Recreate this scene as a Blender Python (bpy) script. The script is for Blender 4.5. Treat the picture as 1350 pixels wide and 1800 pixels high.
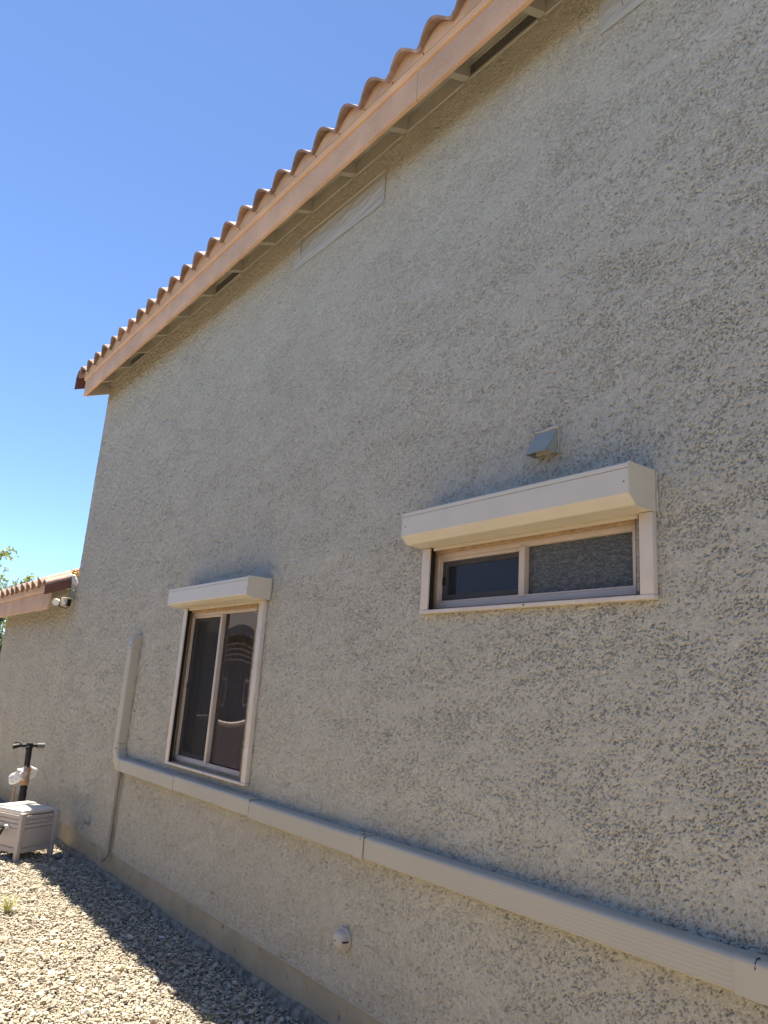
import bpy, bmesh, math, random
import numpy as np
from mathutils import Vector, Matrix

for o in list(bpy.data.objects): bpy.data.objects.remove(o, do_unlink=True)
scene = bpy.context.scene
col = scene.collection
R = math.radians
rnd = random.Random(7)
rng = np.random.default_rng(11)

# ------------------------------------------------------------------ camera
cam_data = bpy.data.cameras.new("camera")
cam = bpy.data.objects.new("camera", cam_data); col.objects.link(cam)
cam_data.sensor_fit = 'HORIZONTAL'; cam_data.sensor_width = 36.0
cam_data.lens = 0.953549 * 36.0
cam_data.clip_start = 0.05; cam_data.clip_end = 2000.0
yaw, pitch, roll = 0.915899, 0.243722, 0.067735
fwd = Vector((-math.sin(yaw)*math.cos(pitch), math.cos(yaw)*math.cos(pitch), math.sin(pitch)))
rt = Vector((math.cos(yaw), math.sin(yaw), 0.0)); up = rt.cross(fwd)
r2 = math.cos(roll)*rt + math.sin(roll)*up; u2 = -math.sin(roll)*rt + math.cos(roll)*up
mw = Matrix((r2, u2, -fwd)).transposed().to_4x4(); mw.translation = Vector((0.0, -2.3664, 1.6))
cam.matrix_world = mw
scene.camera = cam

# ------------------------------------------------------------------ sky, sun, exposure
SUN = Vector((-0.30, 0.0195, 1.0)).normalized()
world = bpy.data.worlds.new("World"); scene.world = world; world.use_nodes = True
wn = world.node_tree.nodes; wl = world.node_tree.links
for n in list(wn): wn.remove(n)
wout = wn.new('ShaderNodeOutputWorld'); wbg = wn.new('ShaderNodeBackground'); sky = wn.new('ShaderNodeTexSky')
sky.sky_type = 'NISHITA'; sky.sun_disc = False
sky.sun_elevation = math.asin(SUN.z); sky.sun_rotation = math.atan2(SUN.x, SUN.y)
sky.altitude = 700; sky.air_density = 0.62; sky.dust_density = 0.0; sky.ozone_density = 5.0
wbg.inputs['Strength'].default_value = 0.098
wl.new(sky.outputs[0], wbg.inputs[0]); wl.new(wbg.outputs[0], wout.inputs[0])
sd = bpy.data.lights.new("sun", 'SUN'); sd.energy = 4.8; sd.angle = R(0.53); sd.color = (1.0, 0.94, 0.82)
so = bpy.data.objects.new("sun", sd); col.objects.link(so)
so.rotation_euler = (-SUN).to_track_quat('-Z', 'Y').to_euler(); so.location = (0, 0, 20)
vs = scene.view_settings
vs.view_transform = 'Standard'; vs.look = 'None'; vs.gamma = 1.0; vs.use_curve_mapping = False
vs.exposure = 1.63
scene.cycles.max_bounces = 8; scene.cycles.diffuse_bounces = 5; scene.cycles.transparent_max_bounces = 16
scene.cycles.use_denoising = True; scene.cycles.denoising_prefilter = 'NONE'; scene.cycles.use_adaptive_sampling = False; scene.cycles.sample_clamp_indirect = 4.0; scene.cycles.caustics_reflective = False; scene.cycles.caustics_refractive = False

# ------------------------------------------------------------------ helpers
def perlin(x, y, seed=0):
    r = np.random.default_rng(1000 + seed)
    perm = r.permutation(512).astype(np.int32)
    ang = r.uniform(0, 2*np.pi, 512); gx = np.cos(ang).astype(np.float32); gy = np.sin(ang).astype(np.float32)
    x = np.asarray(x, np.float32); y = np.asarray(y, np.float32)
    xi = np.floor(x).astype(np.int32); yi = np.floor(y).astype(np.int32)
    xf = x - xi; yf = y - yi
    u = xf*xf*xf*(xf*(xf*6-15)+10); v = yf*yf*yf*(yf*(yf*6-15)+10)
    def g(ix, iy, dx, dy):
        h = perm[(perm[ix & 511] + iy) & 511]
        return gx[h]*dx + gy[h]*dy
    a = g(xi, yi, xf, yf); b = g(xi+1, yi, xf-1, yf); c = g(xi, yi+1, xf, yf-1); d = g(xi+1, yi+1, xf-1, yf-1)
    return ((a*(1-u)+b*u)*(1-v) + (c*(1-u)+d*u)*v) * 1.5

def sstep(a, b, x):
    t = np.clip((x-a)/(b-a), 0, 1); return t*t*(3-2*t)

def lin(r, g, b):
    f = lambda c: (c/255/12.92) if c/255 <= .04045 else ((c/255+.055)/1.055)**2.4
    return (f(r), f(g), f(b))

def mat(name, color, rough=0.6, var=None, bump=None, spec=0.4, metal=0.0, stain_or_glint=None):
    """var=(scale, amount)  bump=(scale, distance)  stain=(scale, lo, hi, colour)"""
    m = bpy.data.materials.new(name); m.use_nodes = True
    nt = m.node_tree; b = nt.nodes['Principled BSDF']
    b.inputs['Roughness'].default_value = rough; b.inputs['Metallic'].default_value = metal
    b.inputs['Specular IOR Level'].default_value = spec
    b.inputs['Base Color'].default_value = (*color, 1)
    tc = nt.nodes.new('ShaderNodeTexCoord')
    cur = None
    if var:
        ns = nt.nodes.new('ShaderNodeTexNoise'); ns.inputs['Scale'].default_value = var[0]; ns.inputs['Detail'].default_value = 6
        nt.links.new(tc.outputs['Object'], ns.inputs['Vector'])
        rp = nt.nodes.new('ShaderNodeMapRange'); rp.inputs['From Min'].default_value = .3; rp.inputs['From Max'].default_value = .7
        rp.inputs['To Min'].default_value = 1-var[1]; rp.inputs['To Max'].default_value = 1+var[1]
        nt.links.new(ns.outputs['Fac'], rp.inputs['Value'])
        mx = nt.nodes.new('ShaderNodeMix'); mx.data_type = 'RGBA'; mx.blend_type = 'MULTIPLY'; mx.inputs['Factor'].default_value = 1
        mx.inputs['A'].default_value = (*color, 1); nt.links.new(rp.outputs[0], mx.inputs['B'])
        cur = mx.outputs['Result']
    if stain_or_glint:
        ns = nt.nodes.new('ShaderNodeTexNoise'); ns.inputs['Scale'].default_value = stain_or_glint[0]; ns.inputs['Detail'].default_value = 8
        ns.inputs['Roughness'].default_value = .65
        nt.links.new(tc.outputs['Object'], ns.inputs['Vector'])
        rp = nt.nodes.new('ShaderNodeMapRange'); rp.inputs['From Min'].default_value = stain_or_glint[1]; rp.inputs['From Max'].default_value = stain_or_glint[2]
        nt.links.new(ns.outputs['Fac'], rp.inputs['Value'])
        mx = nt.nodes.new('ShaderNodeMix'); mx.data_type = 'RGBA'
        nt.links.new(rp.outputs[0], mx.inputs['Factor'])
        if cur: nt.links.new(cur, mx.inputs['A'])
        else: mx.inputs['A'].default_value = (*color, 1)
        mx.inputs['B'].default_value = (*stain_or_glint[3], 1); cur = mx.outputs['Result']
    if cur: nt.links.new(cur, b.inputs['Base Color'])
    if bump:
        ns = nt.nodes.new('ShaderNodeTexNoise'); ns.inputs['Scale'].default_value = bump[0]; ns.inputs['Detail'].default_value = 5
        nt.links.new(tc.outputs['Object'], ns.inputs['Vector'])
        bp = nt.nodes.new('ShaderNodeBump'); bp.inputs['Distance'].default_value = bump[1]; bp.inputs['Strength'].default_value = 1
        nt.links.new(ns.outputs['Fac'], bp.inputs['Height']); nt.links.new(bp.outputs[0], b.inputs['Normal'])
    return m

def link(o, parent=None):
    col.objects.link(o)
    o.shadow_terminator_geometry_offset = 0.0
    if parent is not None:
        o.parent = parent
        if parent.type == 'EMPTY': o.location = tuple(-c for c in parent.location)
    return o

def mesh_obj(name, verts, faces, m, parent=None, smooth=False):
    me = bpy.data.meshes.new(name); me.from_pydata([tuple(v) for v in verts], [], [tuple(f) for f in faces]); me.update()
    if smooth:
        for p in me.polygons: p.use_smooth = True
    me.materials.append(m)
    return link(bpy.data.objects.new(name, me), parent)

def bm_obj(name, bm, m, parent=None, smooth=False):
    bmesh.ops.recalc_face_normals(bm, faces=bm.faces)
    me = bpy.data.meshes.new(name); bm.to_mesh(me); bm.free()
    if smooth:
        for p in me.polygons: p.use_smooth = True
        try: me.set_sharp_from_angle(angle=R(40))
        except Exception: pass
    me.materials.append(m)
    return link(bpy.data.objects.new(name, me), parent)

def thing(name, loc, label, cat, group=None):
    o = bpy.data.objects.new(name, None); col.objects.link(o); o.location = loc; o.empty_display_size = .1
    tag(o, label, cat, group); return o

def tag(o, label, cat, group=None):
    o['label'] = label; o['category'] = cat
    if group: o['group'] = group
    return o

def add_box(bm, lo, hi, bevel=0.0, mtx=None):
    v = [bm.verts.new(((lo, hi)[i][0], (lo, hi)[j][1], (lo, hi)[k][2])) for i in (0,1) for j in (0,1) for k in (0,1)]
    fs = [bm.faces.new([v[i] for i in q]) for q in ((0,1,3,2),(4,6,7,5),(0,4,5,1),(2,3,7,6),(0,2,6,4),(1,5,7,3))]
    geom = v
    if bevel > 0:
        es = list({e for f in fs for e in f.edges})
        r = bmesh.ops.bevel(bm, geom=es, offset=bevel, segments=2, affect='EDGES', profile=.6)
        geom = list({x for f in r['faces'] for x in f.verts})
        geom = list({x for x in bm.verts if x in set(geom)})
    if mtx is not None:
        for x in geom: x.co = mtx @ x.co

def box(name, lo, hi, m, parent=None, bevel=0.0, mtx=None):
    bm = bmesh.new(); add_box(bm, lo, hi, bevel)
    if mtx is not None: bmesh.ops.transform(bm, matrix=mtx, verts=bm.verts)
    return bm_obj(name, bm, m, parent, smooth=bevel > 0)

def add_prism(bm, prof, x0, x1):
    """closed profile in (y,z), extruded along x"""
    a = [bm.verts.new((x0, p[0], p[1])) for p in prof]; b = [bm.verts.new((x1, p[0], p[1])) for p in prof]
    n = len(prof)
    for i in range(n): bm.faces.new((a[i], a[(i+1) % n], b[(i+1) % n], b[i]))
    bm.faces.new(a[::-1]); bm.faces.new(b)

def prism(name, prof, x0, x1, m, parent=None, smooth=False):
    bm = bmesh.new(); add_prism(bm, prof, x0, x1); return bm_obj(name, bm, m, parent, smooth)

def add_tube(bm, pts, rad, seg=10, cap=True):
    pts = [Vector(p) for p in pts]
    if not hasattr(rad, '__len__'): rad = [rad]*len(pts)
    rings = []; prev = None
    for i, p in enumerate(pts):
        t = (pts[min(i+1, len(pts)-1)] - pts[max(i-1, 0)]).normalized()
        if prev is None:
            n = t.orthogonal().normalized()
        else:
            n = (prev - t*prev.dot(t)).normalized()
        prev = n; b = t.cross(n)
        rings.append([bm.verts.new(p + rad[i]*(math.cos(2*math.pi*k/seg)*n + math.sin(2*math.pi*k/seg)*b)) for k in range(seg)])
    for a, b in zip(rings, rings[1:]):
        for k in range(seg): bm.faces.new((a[k], a[(k+1) % seg], b[(k+1) % seg], b[k]))
    if cap:
        bm.faces.new(rings[0][::-1]); bm.faces.new(rings[-1])

def tube(name, pts, rad, m, parent=None, seg=10):
    bm = bmesh.new(); add_tube(bm, pts, rad, seg); return bm_obj(name, bm, m, parent, smooth=True)

def add_lathe(bm, prof, origin, axis, seg=24):
    """prof = [(radius, distance along axis)]"""
    ax = Vector(axis).normalized(); n = ax.orthogonal().normalized(); b = ax.cross(n); o = Vector(origin)
    rings = []
    for r_, h_ in prof:
        if r_ < 1e-6: rings.append([bm.verts.new(o + ax*h_)])
        else: rings.append([bm.verts.new(o + ax*h_ + r_*(math.cos(2*math.pi*k/seg)*n + math.sin(2*math.pi*k/seg)*b)) for k in range(seg)])
    for A, B in zip(rings, rings[1:]):
        for k in range(seg):
            k2 = (k+1) % seg
            if len(A) == 1: bm.faces.new((A[0], B[k2], B[k]))
            elif len(B) == 1: bm.faces.new((A[k], A[k2], B[0]))
            else: bm.faces.new((A[k], A[k2], B[k2], B[k]))

def lathe(name, prof, origin, axis, m, parent=None, seg=24):
    bm = bmesh.new(); add_lathe(bm, prof, origin, axis, seg); return bm_obj(name, bm, m, parent, smooth=True)

def np_mesh(name, V, F, m, parent=None, smooth=True, tint=None):
    """V (n,3) float, F (k,3 or 4) int"""
    me = bpy.data.meshes.new(name); k = F.shape[1]
    me.vertices.add(len(V)); me.vertices.foreach_set('co', np.ascontiguousarray(V, np.float32).ravel())
    me.loops.add(F.size); me.loops.foreach_set('vertex_index', np.ascontiguousarray(F, np.int32).ravel())
    me.polygons.add(len(F)); me.polygons.foreach_set('loop_start', np.arange(0, F.size, k, dtype=np.int32))
    me.polygons.foreach_set('use_smooth', np.full(len(F), smooth, dtype=bool))
    me.update(calc_edges=True)
    if tint is not None:
        at = me.color_attributes.new('tint', 'FLOAT_COLOR', 'POINT')
        c = np.ones((len(V), 4), np.float32); c[:, :3] = tint; at.data.foreach_set('color', c.ravel())
    me.materials.append(m)
    return link(bpy.data.objects.new(name, me), parent)

# ------------------------------------------------------------------ materials
PAINT = (0.470, 0.433, 0.345)
M_stucco = mat('stucco_paint', PAINT, .9, var=(2.3, .04), bump=(210, .004), spec=.25)
M_band = mat('foundation_paint', (.40, .335, .225), .85, var=(5, .12), bump=(160, .0012), spec=.25, stain_or_glint=(16, .61, .70, (.17, .13, .09)))
M_mortar = mat('mortar_ledge', (.25, .215, .165), .95, var=(22, .5), bump=(90, .008), spec=.2)
M_fascia = mat('fascia_paint', (.63, .395, .245), .8, var=(3, .16), bump=(130, .0022), stain_or_glint=(85, .575, .66, (.74, .62, .52)))  # pale flecks in the colour stand in for sun grazing rough, peeling paint
M_trim = mat('trim_paint', (.65, .43, .275), .75, var=(3, .12), bump=(60, .0006), stain_or_glint=(30, .68, .74, (.70, .55, .45)))
M_closure = mat('eave_closure_paint', (.62, .40, .24), .75, var=(5, .14), bump=(90, .0006))
M_soffit = mat('soffit_paint', (.46, .43, .365), .8, var=(6, .08), bump=(80, .0008))
M_tile = mat('clay_tile', (.31, .21, .165), .85, var=(14, .28), bump=(90, .0015), stain_or_glint=(38, .60, .70, (.13, .10, .09)))
def speckle(m, layers):
    # dusty, sandy mottling of the paint itself
    nt = m.node_tree; b = nt.nodes['Principled BSDF']; tc = [n for n in nt.nodes if n.type == 'TEX_COORD'][0]
    for sc_, amt in layers:
        src = b.inputs['Base Color'].links[0].from_socket
        ns = nt.nodes.new('ShaderNodeTexNoise'); ns.inputs['Scale'].default_value = sc_; ns.inputs['Detail'].default_value = 3; ns.inputs['Roughness'].default_value = .7
        nt.links.new(tc.outputs['Object'], ns.inputs['Vector'])
        mr = nt.nodes.new('ShaderNodeMapRange'); mr.inputs['From Min'].default_value = .3; mr.inputs['From Max'].default_value = .7
        mr.inputs['To Min'].default_value = 1-amt; mr.inputs['To Max'].default_value = 1+amt
        nt.links.new(ns.outputs['Fac'], mr.inputs['Value'])
        mx = nt.nodes.new('ShaderNodeMix'); mx.data_type = 'RGBA'; mx.blend_type = 'MULTIPLY'; mx.inputs['Factor'].default_value = 1
        nt.links.new(src, mx.inputs['A']); nt.links.new(mr.outputs[0], mx.inputs['B']); nt.links.new(mx.outputs['Result'], b.inputs['Base Color'])
speckle(M_stucco, ((21, .11), (62, .15), (160, .14)))
def vary_per_object(m, lo, hi):
    nt = m.node_tree; b = nt.nodes['Principled BSDF']; src = b.inputs['Base Color'].links[0].from_socket
    oi = nt.nodes.new('ShaderNodeObjectInfo'); mr = nt.nodes.new('ShaderNodeMapRange'); mr.inputs['To Min'].default_value = lo; mr.inputs['To Max'].default_value = hi
    nt.links.new(oi.outputs['Random'], mr.inputs['Value'])
    mx = nt.nodes.new('ShaderNodeMix'); mx.data_type = 'RGBA'; mx.blend_type = 'MULTIPLY'; mx.inputs['Factor'].default_value = 1
    nt.links.new(src, mx.inputs['A']); nt.links.new(mr.outputs[0], mx.inputs['B']); nt.links.new(mx.outputs['Result'], b.inputs['Base Color'])
vary_per_object(M_tile, .72, 1.3)
M_deck = mat('roof_deck', (.35, .2, .14), .9, var=(2, .2))
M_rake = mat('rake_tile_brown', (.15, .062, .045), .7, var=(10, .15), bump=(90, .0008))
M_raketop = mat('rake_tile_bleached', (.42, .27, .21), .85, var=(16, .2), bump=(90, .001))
M_mastic = mat('white_mastic', (.62, .61, .58), .7, var=(20, .3), bump=(40, .012))
M_foam = mat('orange_foam', (.62, .36, .10), .75, var=(18, .3), bump=(40, .008))
M_shutter = mat('shutter_enamel', (.60, .535, .425), .42, var=(7, .035), bump=(30, .0002), stain_or_glint=(26, .70, .78, (.50, .45, .39)))
M_rail = mat('rail_enamel', (.62, .53, .435), .48, var=(9, .06), bump=(60, .0003), stain_or_glint=(34, .66, .76, (.45, .37, .29)))
M_vinyl = mat('window_vinyl', (.57, .47, .385), .5, var=(12, .06))
M_sash = mat('sash_bronze', (.20, .175, .15), .5, var=(12, .1))
M_black = mat('black_rubber', (.012, .012, .013), .55)
M_gap = mat('black_brush_seal', (.01, .01, .01), .9)
M_reveal = mat('sand_stucco_reveal', (.46, .31, .175), .95, var=(30, .2), bump=(190, .006), spec=.2)
M_duct = mat('line_cover_plastic', (.46, .41, .315), .5, var=(2, .04), stain_or_glint=(18, .70, .78, (.40, .35, .27)))
M_pipe = mat('painted_pipe', (.33, .275, .21), .6, var=(8, .1))
M_hood = mat('painted_hood', (.31, .315, .27), .55, var=(12, .06), stain_or_glint=(60, .70, .74, (.12, .11, .1)))
M_cap = mat('beige_plastic', (.52, .46, .38), .45, var=(20, .06))
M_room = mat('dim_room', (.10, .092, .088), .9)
M_curtain = mat('grey_curtain', (.115, .105, .098), .9, var=(20, .12))
M_resin = mat('taupe_resin', (.50, .435, .385), .5, var=(8, .04), bump=(200, .0003))
M_lid = mat('cream_resin', (.70, .66, .58), .5, var=(8, .04))
M_card = mat('cardboard', (.42, .245, .145), .85, var=(18, .15))
M_wood = mat('weathered_wood', (.40, .27, .18), .85, var=(30, .2))
M_lampwhite = mat('white_lamp_glass', (.80, .79, .76), .3)
M_lampbody = mat('cream_lamp_body', (.62, .57, .44), .5)
M_rock = mat('dark_rock', (.20, .185, .17), .9, var=(22, .25), bump=(60, .004))
M_rockpale = mat('pale_rock', (.42, .36, .28), .9, var=(22, .2), bump=(60, .004))
M_bark = mat('green_bark', (.16, .17, .07), .85, var=(9, .2))
M_block = mat('block_wall_mauve', (.31, .255, .265), .9, var=(3, .12), bump=(50, .003))
M_blockcap = mat('pale_cap_block', (.62, .52, .47), .9, var=(5, .08))
M_nwall = mat('neighbour_stucco', (.21, .20, .19), .9, var=(2, .1), bump=(100, .003))
M_nroof = mat('neighbour_tile', (.10, .085, .075), .9, var=(6, .2))
M_weed = mat('dry_weed', (.46, .45, .20), .8, var=(30, .2))
M_dark = mat('dark_slot', (.02, .018, .015), .8)
M_screen_metal = mat('vent_mesh_metal', (.20, .19, .17), .6)

def gravel_material():
    m = bpy.data.materials.new('gravel_stone'); m.use_nodes = True; nt = m.node_tree; b = nt.nodes['Principled BSDF']
    a = nt.nodes.new('ShaderNodeAttribute'); a.attribute_name = 'tint'; nt.links.new(a.outputs['Color'], b.inputs['Base Color'])
    b.inputs['Roughness'].default_value = .85; b.inputs['Specular IOR Level'].default_value = .3
    return m
M_gravel = gravel_material()

def ground_material():
    m = bpy.data.materials.new('gravel_ground'); m.use_nodes = True; nt = m.node_tree; b = nt.nodes['Principled BSDF']
    tc = nt.nodes.new('ShaderNodeTexCoord'); vo = nt.nodes.new('ShaderNodeTexVoronoi'); vo.inputs['Scale'].default_value = 38
    nt.links.new(tc.outputs['Object'], vo.inputs['Vector'])
    cr = nt.nodes.new('ShaderNodeValToRGB'); nt.links.new(vo.outputs['Color'], cr.inputs['Fac'])
    cr.color_ramp.elements[0].color = (.16, .13, .09, 1); cr.color_ramp.elements[1].color = (.455, .39, .29, 1)
    nt.links.new(cr.outputs[0], b.inputs['Base Color'])
    bp = nt.nodes.new('ShaderNodeBump'); bp.inputs['Distance'].default_value = .015; bp.invert = True
    nt.links.new(vo.outputs['Distance'], bp.inputs['Height']); nt.links.new(bp.outputs[0], b.inputs['Normal'])
    b.inputs['Roughness'].default_value = .9
    return m
M_ground = ground_material()

def glass_material(name, ior, tint, lines=False, grey=0.0):
    m = bpy.data.materials.new(name); m.use_nodes = True; nt = m.node_tree
    for n in list(nt.nodes):
        if n.type != 'OUTPUT_MATERIAL': nt.nodes.remove(n)
    out = [n for n in nt.nodes if n.type == 'OUTPUT_MATERIAL'][0]
    tr = nt.nodes.new('ShaderNodeBsdfTransparent'); tr.inputs[0].default_value = (*tint, 1)
    gl = nt.nodes.new('ShaderNodeBsdfGlossy'); gl.inputs['Roughness'].default_value = .015 if not lines else .12
    gl.inputs['Color'].default_value = (.95, .9, .93, 1)
    fr = nt.nodes.new('ShaderNodeFresnel'); fr.inputs['IOR'].default_value = ior
    mx = nt.nodes.new('ShaderNodeMixShader'); nt.links.new(fr.outputs[0], mx.inputs[0]); nt.links.new(tr.outputs[0], mx.inputs[1]); nt.links.new(gl.outputs[0], mx.inputs[2])
    last = mx.outputs[0]
    if lines:
        tc = nt.nodes.new('ShaderNodeTexCoord'); prev = None
        nz = nt.nodes.new('ShaderNodeTexNoise'); nz.inputs['Scale'].default_value = 30; nz.inputs['Detail'].default_value = 3
        nt.links.new(tc.outputs['Object'], nz.inputs['Vector'])
        for i, (ang, sx, sz) in enumerate(((52, 30, 120), (36, 40, 150), (72, 28, 110), (-25, 50, 100))):
            mp = nt.nodes.new('ShaderNodeMapping'); mp.inputs['Rotation'].default_value = (0, R(ang), 0); mp.inputs['Scale'].default_value = (sx, 1, sz)
            mp.inputs['Location'].default_value = (i*7.3, 0, i*3.1)
            ad = nt.nodes.new('ShaderNodeVectorMath'); ad.operation = 'ADD'
            sc_ = nt.nodes.new('ShaderNodeVectorMath'); sc_.operation = 'SCALE'; sc_.inputs['Scale'].default_value = .02
            nt.links.new(nz.outputs['Color'], sc_.inputs[0]); nt.links.new(tc.outputs['Object'], ad.inputs[0]); nt.links.new(sc_.outputs[0], ad.inputs[1])
            nt.links.new(ad.outputs[0], mp.inputs['Vector'])
            vo = nt.nodes.new('ShaderNodeTexVoronoi'); vo.feature = 'DISTANCE_TO_EDGE'; vo.inputs['Scale'].default_value = 1
            nt.links.new(mp.outputs[0], vo.inputs['Vector'])
            th = nt.nodes.new('ShaderNodeMapRange'); th.inputs['From Min'].default_value = .0; th.inputs['From Max'].default_value = .11
            th.inputs['To Min'].default_value = 1; th.inputs['To Max'].default_value = 0
            nt.links.new(vo.outputs['Distance'], th.inputs['Value'])
            n2 = nt.nodes.new('ShaderNodeTexNoise'); n2.inputs['Scale'].default_value = 30 + 9*i; nt.links.new(mp.outputs[0], n2.inputs['Vector']); n2.inputs['Scale'].default_value = .8
            t2 = nt.nodes.new('ShaderNodeMapRange'); t2.inputs['From Min'].default_value = .46; t2.inputs['From Max'].default_value = .62
            nt.links.new(n2.outputs['Fac'], t2.inputs['Value'])
            ml = nt.nodes.new('ShaderNodeMath'); ml.operation = 'MULTIPLY'; nt.links.new(th.outputs[0], ml.inputs[0]); nt.links.new(t2.outputs[0], ml.inputs[1])
            if prev is None: prev = ml.outputs[0]
            else:
                mxm = nt.nodes.new('ShaderNodeMath'); mxm.operation = 'MAXIMUM'; nt.links.new(prev, mxm.inputs[0]); nt.links.new(ml.outputs[0], mxm.inputs[1]); prev = mxm.outputs[0]
        df = nt.nodes.new('ShaderNodeBsdfDiffuse'); df.inputs['Color'].default_value = (.56, .58, .53, 1)
        f2 = nt.nodes.new('ShaderNodeMath'); f2.operation = 'MULTIPLY'; f2.inputs[1].default_value = .34; nt.links.new(prev, f2.inputs[0])
        m2 = nt.nodes.new('ShaderNodeMixShader'); nt.links.new(f2.outputs[0], m2.inputs[0]); nt.links.new(last, m2.inputs[1]); nt.links.new(df.outputs[0], m2.inputs[2]); last = m2.outputs[0]
    if lines:
        d0 = nt.nodes.new('ShaderNodeBsdfDiffuse'); d0.inputs['Color'].default_value = (.20, .205, .195, 1)
        m3 = nt.nodes.new('ShaderNodeMixShader'); m3.inputs[0].default_value = .35; nt.links.new(last, m3.inputs[1]); nt.links.new(d0.outputs[0], m3.inputs[2]); last = m3.outputs[0]
    nt.links.new(last, out.inputs['Surface'])
    return m
M_glass = glass_material('coated_glass', 2.1, (.55, .52, .52))
M_glass_small = glass_material('plain_glass', 1.7, (.45, .45, .5))
M_glue = glass_material('glue_chip_glass', 1.25, (.16, .17, .15), lines=True)

def sheer(name, color, alpha, rough=.5, gloss=.0):
    m = bpy.data.materials.new(name); m.use_nodes = True; nt = m.node_tree; b = nt.nodes['Principled BSDF']
    b.inputs['Base Color'].default_value = (*color, 1); b.inputs['Roughness'].default_value = rough; b.inputs['Alpha'].default_value = alpha
    b.inputs['Specular IOR Level'].default_value = .5 if gloss else .1
    return m
M_mesh = sheer('insect_screen', (.05, .048, .046), .62, .9)
M_mesh_small = sheer('insect_screen_light', (.045, .047, .055), .5, .9)
M_film = sheer('plastic_film', (.50, .485, .435), .80, .4, 1)
M_bag = sheer('clear_bag', (.72, .71, .69), .6, .25, 1)
M_tape = mat('masking_tape', (.55, .49, .38), .6)

# ------------------------------------------------------------------ ground
def grid_plane(name, x0, x1, y0, y1, z, m, parent=None):
    return mesh_obj(name, [(x0, y0, z), (x1, y0, z), (x1, y1, z), (x0, y1, z)], [(0, 1, 2, 3)], m, parent)
g = grid_plane('ground', -600, 600, -600, 600, -.016, M_ground); g['kind'] = 'structure'

def make_gravel():
    phi = (1+5**.5)/2
    base = np.array([(-1,phi,0),(1,phi,0),(-1,-phi,0),(1,-phi,0),(0,-1,phi),(0,1,phi),(0,-1,-phi),(0,1,-phi),(phi,0,-1),(phi,0,1),(-phi,0,-1),(-phi,0,1)], np.float32)
    base /= np.linalg.norm(base[0])
    tri = np.array([(0,11,5),(0,5,1),(0,1,7),(0,7,10),(0,10,11),(1,5,9),(5,11,4),(11,10,2),(10,7,6),(7,1,8),(3,9,4),(3,4,2),(3,2,6),(3,6,8),(3,8,9),(4,9,5),(2,4,11),(6,2,10),(8,6,7),(9,8,1)], np.int32)
    pts = []
    def scatter(n, x0, x1, y0, y1, rmin, rmax, zlo, zhi):
        x = rng.uniform(x0, x1, n); y = rng.uniform(y0, y1, n)
        # keep what the yard strip in view needs (a fan from under the camera along the wall)
        keep = y > -1.57 + (-4.08 - x)*.197 - .75*rng.random(n)**3
        r = rmin + (rmax-rmin)*rng.random(n)**2.2
        return np.stack([x, y, rng.uniform(zlo, zhi, n), r], 1)[keep]
    P = np.concatenate([
        scatter(32000, -8.6, -2.9, -2.1, -.022, .0056, .0108, -.016, -.004),
        scatter(29000, -8.6, -2.9, -2.1, -.028, .0050, .0128, -.004, .006),
        scatter(900, -8.6, -2.9, -1.8, -.07, .014, .027, .0, .008),
        scatter(1800, -14, -8.6, -1.4, -.05, .012, .024, -.012, .004)])
    n = len(P)
    Vb = np.repeat(base[None], n, 0) * (1 + rng.uniform(-.28, .28, (n, 12, 1)))
    sc_ = np.stack([rng.uniform(.8, 1.5, n), rng.uniform(.7, 1.1, n), rng.uniform(.45, .8, n)], 1)
    Vb = Vb * sc_[:, None, :]
    a = rng.uniform(0, 2*np.pi, n); t = rng.normal(0, .35, n)
    ca, sa, ct, st = np.cos(a), np.sin(a), np.cos(t), np.sin(t)
    y1 = Vb[..., 1]*ct[:, None] - Vb[..., 2]*st[:, None]; z1 = Vb[..., 1]*st[:, None] + Vb[..., 2]*ct[:, None]
    x2 = Vb[..., 0]*ca[:, None] - y1*sa[:, None]; y2 = Vb[..., 0]*sa[:, None] + y1*ca[:, None]
    V = np.stack([x2, y2, z1], -1)*P[:, None, 3:4] + P[:, None, :3]
    F = (tri[None] + (np.arange(n)*12)[:, None, None]).reshape(-1, 3)
    pal = np.array([(.58,.50,.37),(.52,.44,.31),(.64,.57,.44),(.44,.36,.25),(.54,.42,.31),(.36,.30,.23),(.18,.15,.12),(.48,.41,.25)])
    w = np.array([.25,.22,.16,.14,.1,.07,.025,.035]); idx = rng.choice(len(pal), n, p=w/w.sum())
    T = pal[idx]*np.array([.80, .81, .83])*rng.uniform(.78, 1.15, (n, 1))
    T = np.repeat(T[:, None], 12, 1).reshape(-1, 3)
    o = np_mesh('gravel', V.reshape(-1, 3), F, M_gravel, smooth=False, tint=T)
    o['kind'] = 'stuff'; o['label'] = 'crushed tan gravel covering the side yard'; o['category'] = 'gravel'
make_gravel()

# ------------------------------------------------------------------ house: stucco wall
house = thing('house', (-5, 0, 0), 'grey-beige stucco house wall with clay tile eaves and a lower wing at its far end', 'house')

XC = -8.72        # far corner of the tall volume
XW = -12.06       # far corner of the low wing
ZT = 5.055        # top of the stucco at the tall eave
ZW = 2.50         # top of the stucco at the wing eave
ZB = 0.195        # bottom of the stucco
HOLES = [(-5.530, -4.395, 1.012, 2.16), (-2.686, -1.532, 2.0, 2.33)]

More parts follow.
